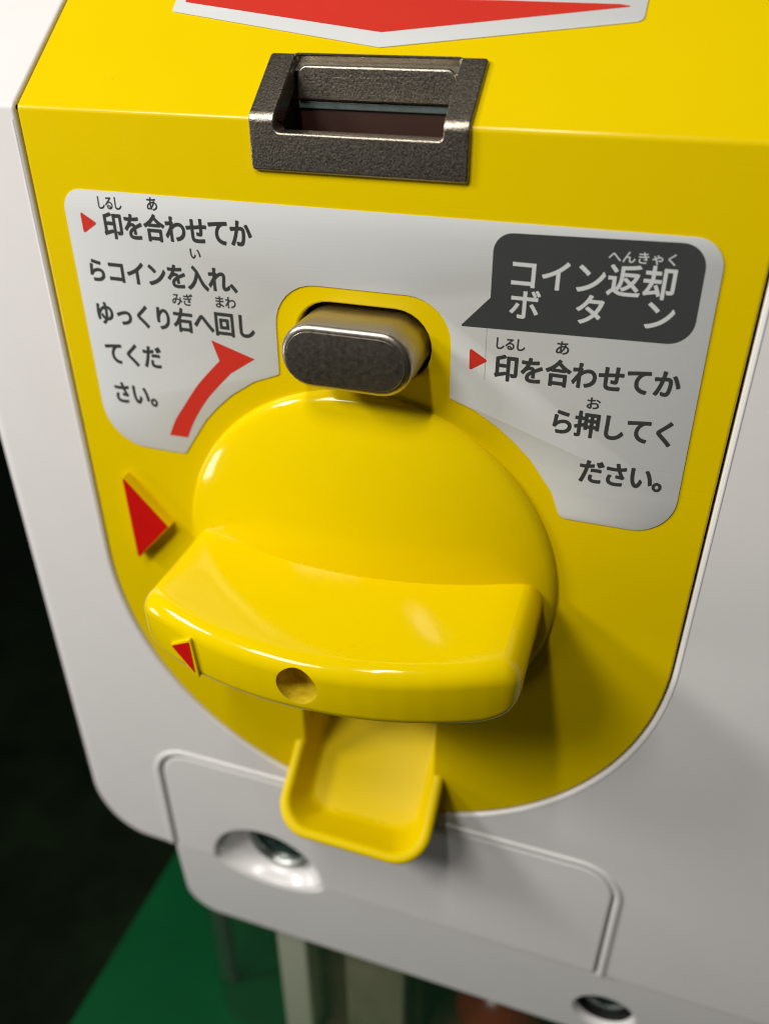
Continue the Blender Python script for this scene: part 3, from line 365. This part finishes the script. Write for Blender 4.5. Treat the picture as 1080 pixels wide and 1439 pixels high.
def text_line(s, x, base, em_x, em_z, adv, material, parent, bold=0.0, y=-0.245, tilt=ROWT):
    bm = bmesh.new()
    for i, ch in enumerate(s):
        ox = x+i*adv; V, F = glyph(ch, em_x, em_z, bold)
        vs = [bm.verts.new((ox+a, y, base+b+tilt*(ox-x))) for a, b in V]
        for f in F:
            try: bm.faces.new([vs[k] for k in f])
            except ValueError: pass
    bmesh.ops.delete(bm, geom=[v for v in bm.verts if not v.link_faces], context='VERTS')
    for f in bm.faces:
        f.normal_update()
        if f.normal.y > 0: f.normal_flip()
    return mesh_from('lettering', bm, material, parent, wn=False, sharp=0, recalc=False)
B = 0.19
text_line('印を合わせてか', -58.3, -9.2, 5.1, 5.85, 5.02, M_ink, label, B)
text_line('らコインを入れ、', -64.5, -19.2, 5.15, 5.6, 5.02, M_ink, label, B)
text_line('ゆっくり右へ回し', -64.4, -29.0, 5.1, 5.7, 5.06, M_ink, label, B)
text_line('てくだ', -63.8, -38.7, 5.2, 6.0, 5.05, M_ink, label, B)
text_line('さい。', -63.6, -48.7, 5.2, 6.0, 5.05, M_ink, label, B)
RB = 0.07
text_line('しるし', -59.1, -3.5, 2.3, 2.95, 2.05, M_ink, label, RB)
text_line('あ', -47.0, -2.95, 3.0, 3.0, 2, M_ink, label, RB)
text_line('い', -38.2, -12.3, 3.0, 2.75, 2, M_ink, label, RB)
text_line('みぎ', -43.9, -22.75, 2.75, 2.9, 2.65, M_ink, label, RB)
text_line('まわ', -33.5, -22.3, 2.75, 2.9, 2.65, M_ink, label, RB)
text_line('印を合わせてか', 28.3, -30.35, 5.1, 5.85, 5.12, M_ink, label, B)
text_line('ら押してく', 40.4, -40.4, 5.2, 5.9, 5.0, M_ink, label, B)
text_line('ださい。', 47.5, -50.7, 5.2, 5.9, 4.95, M_ink, label, B)
text_line('しるし', 28.0, -24.15, 2.3, 2.7, 2.05, M_ink, label, RB)
text_line('あ', 39.9, -23.75, 3.0, 3.0, 2, M_ink, label, RB)
text_line('お', 47.1, -34.35, 3.0, 2.8, 2, M_ink, label, RB)
bub = plate('speech_bubble', [rpoly([(26.6, -1.9, 3.6), (64.3, -1.0, 4.4), (64.6, -19.4, 4.6), (21.0, -20.5, 0.2), (26.7, -14.2, 0)], 8)], -0.245, 0.03, 0, M_bubble, label, wn=False)
def text_on_bubble(s, x, base, ex, ez, adv, bold): text_line(s, x, base, ex, ez, adv, M_label, label, bold, y=-0.27)
text_on_bubble('コイン返却', 29.55, -11.4, 6.2, 6.3, 6.12, 0.12)
text_on_bubble('ボタン', 30.25, -17.3, 6.2, 6.3, 12.3, 0.12)
text_on_bubble('へんきゃく', 47.5, -5.25, 2.45, 2.3, 2.48, 0.025)
plate('pointer_mark', [rpoly([(-63.5, -4.6, 0.3), (-59.7, -6.8, 0.3), (-63.5, -9.2, 0.3)], 4)], -0.262, 0.03, 0, M_red, label, wn=False)
plate('pointer_mark', [rpoly([(23.2, -24.8, 0.3), (27.0, -27.1, 0.3), (23.3, -29.6, 0.3)], 4)], -0.262, 0.03, 0, M_red, label, wn=False)
def smooth(pts, n=10):                     # curve through points
    out = []
    for i in range(len(pts)-1):
        p0, p1, p2, p3 = pts[max(0, i-1)], pts[i], pts[i+1], pts[min(len(pts)-1, i+2)]
        for j in range(n):
            t = j/n
            out.append(tuple(0.5*(2*b+(c-a)*t+(2*a-5*b+4*c-d)*t*t+(3*b-a-3*c+d)*t**3) for a, b, c, d in zip(p0, p1, p2, p3)))
    return out+[pts[-1]]
arr = smooth([(-49.5, -56.0), (-47.3, -51.6), (-44.4, -47.5), (-39.7, -41.2), (-33.7, -34.9)]) + [(-35.2, -30.2), (-24.9, -33.4)] + smooth([(-31.2, -37.6), (-37.5, -44.3), (-41.9, -50.6), (-44.6, -55.9)])
plate('red_arrow', [arr], -0.262, 0.03, 0, M_red, label, wn=False)

# ---- big arrow sticker on the sloping face
s0 = TF
sk = plate('arrow_sticker', [rpoly([(-48.0, s0+80), (46.5, s0+80), (46.8, s0+25.0, 1.5), (-0.4, s0+17.6, 1.0), (-47.6, s0+26.0, 0.8)], 6)], -0.22, 0.2, 0.05, M_label, machine, res=1, cuts=(), wn=False)
plate('red_arrow', [rpoly([(-45.4, s0+30.2, 0), (20.0, s0+29.6, 0), (42.0, s0+28.9, 0.3), (44.6, s0+28.4, 0.15), (-0.9, s0+21.3, 0.6), (-45.3, s0+28.5, 0.2)], 4)], -0.262, 0.03, 0, M_red, sk, wn=False)

# ---- coin slot
slot_out = rpoly([(-21.6, 6.3, 0.8), (21.3, 6.3, 0.8), (21.3, 30.6, 0.8), (-21.6, 30.6, 0.8)], 4)
slot_in = rpoly([(-16.3, 13.3, 0.9), (16.3, 13.3, 0.9), (16.3, 30.1, 0.5), (-16.3, 30.1, 0.5)], 5)
slot = plate('coin_slot', [slot_out, slot_in], -0.9, 4.2, 0.45, M_zinc, machine, res=2, cuts=FOLD_CUTS)
# rear plate with rounded upper corners
pl = rpoly([(-15.9, 17.6, 0.5), (15.9, 17.6, 0.5), (15.9, 23.7, 2.2), (-15.9, 23.7, 2.2)], 6)
plate('rear_plate', [pl], 10.0, 2.2, 0.4, M_zinc, slot, mapf=lambda x, d, t: (x, d, t))
box_part('glass_bar', (-16.2, 16.2, 10.7, 13, 16.0, 17.5), M_green_bar, slot, 0.3)
plate('back_ledge', [rpoly([(-16.25, 27.9), (16.25, 27.9), (16.25, 30.2), (-16.25, 30.2)])], 0.7, 2.0, 0.1, M_steel, slot, res=1)
box_part('slot_back', (-16.5, 16.5, 11.2, 12.2, 2.5, 16.0), M_rust, slot)
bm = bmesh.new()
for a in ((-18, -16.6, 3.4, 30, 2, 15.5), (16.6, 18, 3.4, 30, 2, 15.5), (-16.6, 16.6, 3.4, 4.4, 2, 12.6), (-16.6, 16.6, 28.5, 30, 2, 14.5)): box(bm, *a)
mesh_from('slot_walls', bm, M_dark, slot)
box_part('slot_floor', (-16.5, 16.5, 3.5, 28.4, 2.0, 3.2), M_rust, slot)

# ---- coin return button
def pill_loop(hw, r, y, cx=0.25, cz=-26.75): return [(x, y, z) for x, z in pill(cx, cz, hw, r)]
BH = -10.6
bm = bmesh.new()
prof = [(14.0, 6.85, 9), (14.0, 6.85, BH+1.6), (13.9, 6.75, BH+0.9), (13.6, 6.45, BH+0.4), (13.1, 5.95, BH+0.12), (12.6, 5.45, BH+0.1), (12.45, 5.3, BH-0.12), (10, 3.2, BH-0.25), (7.6, 0.9, BH-0.3)]
loft(bm, [pill_loop(*p) for p in prof], cap1=True)
mesh_from('return_button', bm, M_steel, machine, wn=False, sharp=50)
box_part('button_shade_plate', (-18, 18, 9.2, 10.5, -37, -16), M_dark, machine)  # dark plate behind the button hole, its colour holding the shade

# ---- raised alignment triangle on the panel
tr = [(-63.9, -68.9), (-52.6, -81.8), (-63.6, -94.0)]
def tri_scaled(k):
    cx = sum(p[0] for p in tr)/3; cz = sum(p[1] for p in tr)/3
    return [(cx+(x-cx)*k, cz+(z-cz)*k, 0.35) for x, z in tr]
at = plate('alignment_triangle', [rpoly(tri_scaled(1.05), 4)], -2.6, 3.4, 0.18, M_yel, machine)
plate('red_face', [rpoly(tri_scaled(1.0), 4)], -2.66, 0.1, 0, M_redp, at, wn=False)

# ---- turning knob: dome, grip with a screw hole, small pointer
dome = [(0, -10.9), (8, -10.6), (16, -9.8), (24, -8.5), (31, -6.9), (36.5, -5.3), (40.5, -4.0), (43.2, -3.0), (44.9, -2.3), (45.9, -1.7), (46.5, -1.0), (46.8, -0.2), (46.85, 0.6), (46.9, 2)]
knob = lathe('turning_knob', dome[::-1], *DC, M_yel2, machine, n=160, wn=False, sharp=0)
ROT = R(1.6)
def knob_map(x, y, z):                      # grip coordinates: x along the grip, z across, turned a little about the knob's axis
    c, s = math.cos(ROT), math.sin(ROT)
    return (DC[0]+c*x-s*z, y, DC[1]+s*x+c*z)
GLN = 43.9
def grip_outline(n=60):
    # plan outline x,y from the back left round the front to the back right
    pts = [(-GLN, 1.5, 0), (-GLN-0.2, -30.5, 7.0)]
    for k in range(1, 16):
        x = -GLN + 2*GLN*k/16; pts.append((x, -41.2+10.4*(abs(x)/GLN)**2.1, 14))
    pts += [(GLN+0.2, -30.5, 9.0), (GLN, 1.5, 0)]
    q = rpoly([(p[0], p[1], p[2]) for p in pts], 10)
    i0 = min(range(len(q)), key=lambda i: (q[i][0]+GLN)**2+(q[i][1]-1.5)**2); q = q[i0:]+q[:i0]
    if q[1][1] > q[0][1]-1e-6 and abs(q[1][0]) < GLN-1: q = [q[0]]+q[1:][::-1]
    L = [0]
    for a, b in zip(q, q[1:]): L.append(L[-1]+math.dist(a, b))
    out = []
    for k in range(n+1):
        s = L[-1]*k/n
        for i in range(len(L)-1):
            if L[i+1] >= s-1e-9:
                t = (s-L[i])/max(1e-9, L[i+1]-L[i]); out.append((q[i][0]+(q[i+1][0]-q[i][0])*t, q[i][1]+(q[i+1][1]-q[i][1])*t)); break
    return out
GO = grip_outline(150)
def grip_inset(d):
    n = len(GO); out = []
    for i, p in enumerate(GO):
        a = GO[max(0, i-1)]; b = GO[min(n-1, i+1)]; tx, ty = b[0]-a[0], b[1]-a[1]; l = math.hypot(tx, ty)
        nx, ny = -ty/l, tx/l
        if (nx*(0-p[0])+ny*(-12-p[1])) < 0: nx, ny = -nx, -ny
        q = (p[0]+nx*d, p[1]+ny*d)
        if i in (0, n-1): q = (p[0]+(d if p[0] < 0 else -d), 1.5)
        out.append(q)
    return out
def ztop(x, y):
    f = min(1, max(0, -y/42)); w = min(1, abs(x)/GLN)
    e = max(0, (w-0.78)/0.22); return 7.0 - 1.9*f - 1.3*(1-w**2)*(1-0.4*f) - 2.2*(1-math.sqrt(max(0, 1-e*e*0.98)))
def zbot(x, y):
    w = min(1, abs(x)/GLN); e = max(0, (w-0.80)/0.20); return -9.4 - 0.7*min(1, max(0, -y/42)) + 5.0*(1-math.sqrt(max(0, 1-e*e*0.98)))
RT = 4.2; RBT = 2.8
bm = bmesh.new()
def gv(p, dz, side):
    z = ztop(*p)-dz if side > 0 else zbot(*p)+dz
    return knob_map(p[0], p[1], z)
order = [(RT*(1-math.sin(math.pi/2*k/7)), RT*(1-math.cos(math.pi/2*k/7)), 1) for k in range(8)] + [(RBT*(1-math.sin(math.pi/2*k/5)), RBT*(1-math.cos(math.pi/2*k/5)), -1) for k in range(5, -1, -1)]
rows = loft(bm, [[gv(p, dz, sd) for p in grip_inset(d)] for d, dz, sd in order], closed=False)
def cap(row, side):
    n = len(row); MJ = 18
    prev = None
    # front half points matched with points along the back line
    pts = grip_inset(RT if side > 0 else RBT)
    back0, back1 = pts[0], pts[-1]
    grid = []
    for i in range(n):
        t = (pts[i][0]-back0[0])/(back1[0]-back0[0]); t = min(1, max(0, t))
        bx, by = back0[0]+(back1[0]-back0[0])*t, 1.5
        col = [row[i]]
        if abs(pts[i][1]-by) > 0.02 :
            for j in range(1, MJ+1):
                u = j/MJ; p = (pts[i][0]+(bx-pts[i][0])*u, pts[i][1]+(by-pts[i][1])*u)
                col.append(bm.verts.new(gv(p, 0, side)))
        else: col += [row[i]]*MJ
        grid.append(col)
    for a, b in zip(grid, grid[1:]):
        for j in range(MJ):
            f = []
            for v in (a[j], b[j], b[j+1], a[j+1]):
                if v not in f: f.append(v)
            if len(f) > 2:
                try: bm.faces.new(f)
                except ValueError: pass
cap(rows[0], 1); cap(rows[-1], -1)
bmesh.ops.remove_doubles(bm, verts=bm.verts, dist=0.004)
hl = [e for e in bm.edges if e.is_boundary]
if hl: bmesh.ops.holes_fill(bm, edges=hl, sides=0)
grip = mesh_from('grip', bm, M_yel2, knob, wn=False, sharp=0)
# drilled screw hole: cut with a solid that is then removed
bm = bmesh.new(); n = 48; HRD = 4.75
ca = [bm.verts.new(knob_map(HRD*math.cos(2*math.pi*i/n)-0.6, -60, HRD*math.sin(2*math.pi*i/n)-2.2)) for i in range(n)]
cb = [bm.verts.new(knob_map(HRD*0.97*math.cos(2*math.pi*i/n)-0.6, -34.5, HRD*0.97*math.sin(2*math.pi*i/n)-2.2)) for i in range(n)]
for i in range(n): bm.faces.new((ca[i], ca[(i+1) % n], cb[(i+1) % n], cb[i]))
bm.faces.new(ca[::-1]); bm.faces.new(cb)
cut = mesh_from('tmp_cut', bm, M_hole, wn=False, frame=True)
md = grip.modifiers.new('hole', 'BOOLEAN'); md.object = cut; md.operation = 'DIFFERENCE'; md.solver = 'EXACT'
grip.data.materials.append(M_hole)
cut.parent = None; cut.location = grip.matrix_world.translation
knob.parent = machine
bpy.context.view_layer.update()
cut.matrix_world = grip.matrix_world
bpy.context.view_layer.update()
me2 = bpy.data.meshes.new_from_object(grip.evaluated_get(bpy.context.evaluated_depsgraph_get()))
grip.modifiers.clear(); grip.data = me2; me2.name = 'grip'
me2.shade_smooth(); me2.set_sharp_from_angle(angle=R(50))
bpy.data.objects.remove(cut)
# pointer on the grip's front: a small raised wedge with a red face
def front_y(x): return -41.2+10.4*(abs(x)/GLN)**2.1
def wedge(pts, y_off, depth, name, m, parent, bev):
    return plate(name, [rpoly(pts, 3)], 0, depth, bev, m, parent, res=1, wn=False,
                 mapf=lambda x, d, t: knob_map(x, front_y(x)+y_off+d, t))
wedge([(-33.7, -3.0, 0.4), (-26.5, 2.2, 0.4), (-25.7, -8.8, 0.3), (-27.0, -9.0, 0.3)], -0.8, 2.4, 'pointer_wedge', M_yel2, knob, 0.25)
wedge([(-33.1, -3.0, 0.2), (-26.9, 1.1, 0.2), (-26.7, -7.8, 0.2)], -0.88, 0.1, 'red_face', M_redp, knob, 0)

# ---- coin return cup
cs, sn = math.cos(R(38.5)), math.sin(R(38.5))
def cup_pt(x, s, nn): return (x, -cs*s - sn*nn, -152 - sn*s + cs*nn)
def cup_path(w, f, r, nn, b=-24, n=12):
    p = [(-w, b), (-w, b*0.5), (-w, 0)] + [(-w, (f-r)*k/5) for k in range(1, 5)]
    p += [(-w+r-r*math.cos(math.pi/2*k/n), f-r+r*math.sin(math.pi/2*k/n)) for k in range(n+1)]
    p += [((-w+r)+(2*(w-r))*k/8, f) for k in range(1, 8)]
    p += [(w-r+r*math.sin(math.pi/2*k/n), f-r+r*math.cos(math.pi/2*k/n)) for k in range(n+1)]
    p += [(w, (f-r)*k/5) for k in range(4, 0, -1)] + [(w, 0), (w, b*0.5), (w, b)]
    return [cup_pt(x, s, nn) for x, s in p]
lv = [(18.5, 13, 8, -21), (20.0, 21, 9, -12), (22.2, 25.2, 10, -2.6), (22.6, 25.8, 10, -1.5), (22.4, 25.6, 9.8, -0.6), (21.8, 25.0, 9.3, -0.15), (21.0, 24.3, 8.8, 0.0), (20.2, 23.5, 8.3, -0.15), (19.6, 22.9, 8, -0.6), (19.3, 22.5, 7.9, -1.4), (18.3, 20.4, 7.5, -4.6), (17.4, 18.6, 7.1, -7.2), (17.0, 17.9, 6.9, -8.0), (16.4, 17.2, 6.6, -8.6), (15.4, 16.2, 6.2, -8.9)]
bm = bmesh.new()
rw = loft(bm, [cup_path(*l) for l in lv], closed=False)[-1]
for i in range(len(rw)//2-1):
    q = [rw[i], rw[i+1], rw[-2-i], rw[-1-i]]; f = []
    for v in q:
        if v not in f: f.append(v)
    if len(f) > 2: bm.faces.new(f)
bmesh.ops.remove_doubles(bm, verts=bm.verts, dist=0.003)
mesh_from('coin_return_cup', bm, M_cup, machine, wn=False, sharp=0)
bm = bmesh.new(); box(bm, -21, 21, 22, 23.5, -150, -100); mesh_from('chute_back', bm, M_hole, machine)

# ---- lock cover, lock, lower band
def notch(cx, cz, r, zb):                    # half-round notch rising from the lower edge
    a = math.degrees(math.asin((zb-cz)/r))
    return arc(cx, cz, r, 180-a, a, 28)
cov = rpoly([(CW+0.6, ZB+0.3), (CW+0.6, CT-0.6, 11), (-CW+0.6, CT-0.6, 11), (-CW+0.6, ZB+0.3)], 14)
cov = cov + arc(*lk, 180, 0, 32)[0:0] + [(lk[0]-lk[2], ZB+0.3)] + arc(*lk, 180, 0, 32) + [(lk[0]+lk[2], ZB+0.3)]
plate('lock_cover', [cov], -0.35, 6, 1.2, M_white, machine, res=4)
band_tilt = math.tan(R(3))
def band_map(x, d, t): return (x, d + 0.5 + (ZB-t)*band_tilt, t)
SQ = 0.44
def squash(z): return z if z > lk[1] else lk[1]+(z-lk[1])*SQ
nb = [(x, squash(z)) for x, z in arc(*lk, 180, 360, 28) if squash(z) < ZB-0.2]
hw = math.sqrt(lk[2]**2-((ZB-0.2-lk[1])/SQ)**2)
bo = [(lk[0]-hw, ZB-0.2)] + nb + [(lk[0]+hw, ZB-0.2)]
bo += [(XR, ZB-0.2)] + rpoly([(XR, -263.0), (-CW-1.4, -263.0, 13), (-CW-1.4, ZB-0.2, 0)], 14)
scr = (79.0, -246.5)
plate('lower_band', [bo, arc(*scr, 9.2, 0, 360, 40)[:-1]], 0.3, 12, 1.3, M_white, machine, res=4, mapf=band_map)
bm = bmesh.new(); loops = []
for q, y in [(1.05, 2.4), (1.0, 1.5), (0.965, 1.5), (0.93, 1.9), (0.88, 2.8), (0.81, 4.2), (0.72, 5.6), (0.62, 6.5), (0.5, 6.8)]:
    loops.append([(lk[0]+lk[2]*q*math.cos(2*math.pi*i/72), y, squash(lk[1]+lk[2]*q*math.sin(2*math.pi*i/72))) for i in range(72)])
loft(bm, loops, cap1=True)
rec = mesh_from('lock_recess', bm, M_white, machine, wn=False, sharp=0)
LCX, LCZ = -34.3, -212.0
lathe('lock_ring', [(11.0, 9), (11.0, 5.0), (10.6, 4.4), (9.6, 4.4), (9.0, 5.2), (8.8, 8)], LCX, LCZ, M_chrome, rec, n=64, wn=False, sharp=40)
lathe('lock_core', [(8.9, 8), (8.9, 6.3), (8.2, 5.8), (4.2, 5.7), (3.8, 6.6), (0, 6.6)], LCX, LCZ, M_lock, rec, n=64, wn=False, sharp=40)
sr = lathe('screw_recess', [(10.4, 3.2), (9.5, 2.7), (9.0, 3.2), (8.9, 5.0)], *scr, M_white, machine, n=48, wn=False, sharp=60)
lathe('recess_wall', [(8.9, 5.0), (8.8, 14), (0, 14)], *scr, M_dark, sr, n=48, wn=False, sharp=60)  # wall coloured dark to give the screw hole its shade
lathe('screw', [(7.6, 13.5), (7.6, 8.2), (6.6, 6.8), (3.0, 6.4), (2.6, 8.5), (0, 8.5)], *scr, M_lock, sr, n=32, wn=False, sharp=40)

# ---- housing behind the front, clear capsule chamber below it
box_part('housing', (-100, XR-2, 30, 210, -222, 30), M_white, machine, 6)
box_part('chamber_roof', (-70, XR-2, 14, 150, -262, -222.5), M_brown, machine)
def chamber_path(off, z):
    x0, y0, r = -76.5+off, 4.5+off, 15.0-off
    p = [(x0, 150), (x0, 60)] + [(x0+r-r*math.cos(R(a)), y0+r-r*math.sin(R(a))) for a in range(0, 91, 9)] + [(40, y0), (XR, y0)]
    return [(x, y, z) for x, y in p]
bm = bmesh.new()
loops = [chamber_path(0, -344.5), chamber_path(0, -263.5), chamber_path(2.6, -263.5), chamber_path(2.6, -344.5)]
rows = loft(bm, loops + [loops[0]], closed=False)
bmesh.ops.remove_doubles(bm, verts=bm.verts, dist=0.003)
mesh_from('chamber_cover', bm, M_clear, machine, wn=False, sharp=40)
bm = bmesh.new()
loft(bm, [[(-73.4+2.6*math.cos(R(a)), 20.5+2.6*math.sin(R(a)), z) for a in range(0, 360, 20)] for z in (-344, -263)], cap0=True, cap1=True)
mesh_from('edge_refraction_rod', bm, M_edge, machine, wn=False, sharp=40)  # added dark rod, painting in the refraction along the cover's left edge
box_part('pale_bar', (-42, -29, 8.0, 24, -344, -262.5), M_cream, machine, 1.5)  # pale upright bar behind the clear cover
box_part('chute_wall', (-29.5, 14, 18, 26, -344, -262.5), M_brown, machine, 0.8)
box_part('chute_panel', (-14, 10, 9.0, 17.5, -344, -262.5), M_olive, machine, 1.2)
box_part('chamber_back', (-40, XR, 86, 90, -344.5, -262.5), M_brown, machine, 0.5)
box_part('chamber_floor', (-27, XR-3, 11, 85.5, -344.6, -343.2), M_brown, machine)
# a red capsule lying inside the chamber
bm = bmesh.new(); bmesh.ops.create_uvsphere(bm, u_segments=48, v_segments=24, radius=1)
for v in bm.verts: v.co = Vector((44, 38, -325.2)) + v.co*19.8
capsule = mesh_from('toy_capsule', bm, M_capsule, frame=False, wn=False, sharp=0)
capsule['label'] = 'red toy capsule lying behind the clear cover under the white front'; capsule['category'] = 'capsule'

# wear on the label: a scored line beside the lower mark
plate('scratch', [[(26.3, -19.6), (26.42, -19.6), (26.62, -31.2), (26.5, -31.2)]], -0.24, 0.02, 0, M_scuff, label, wn=False)
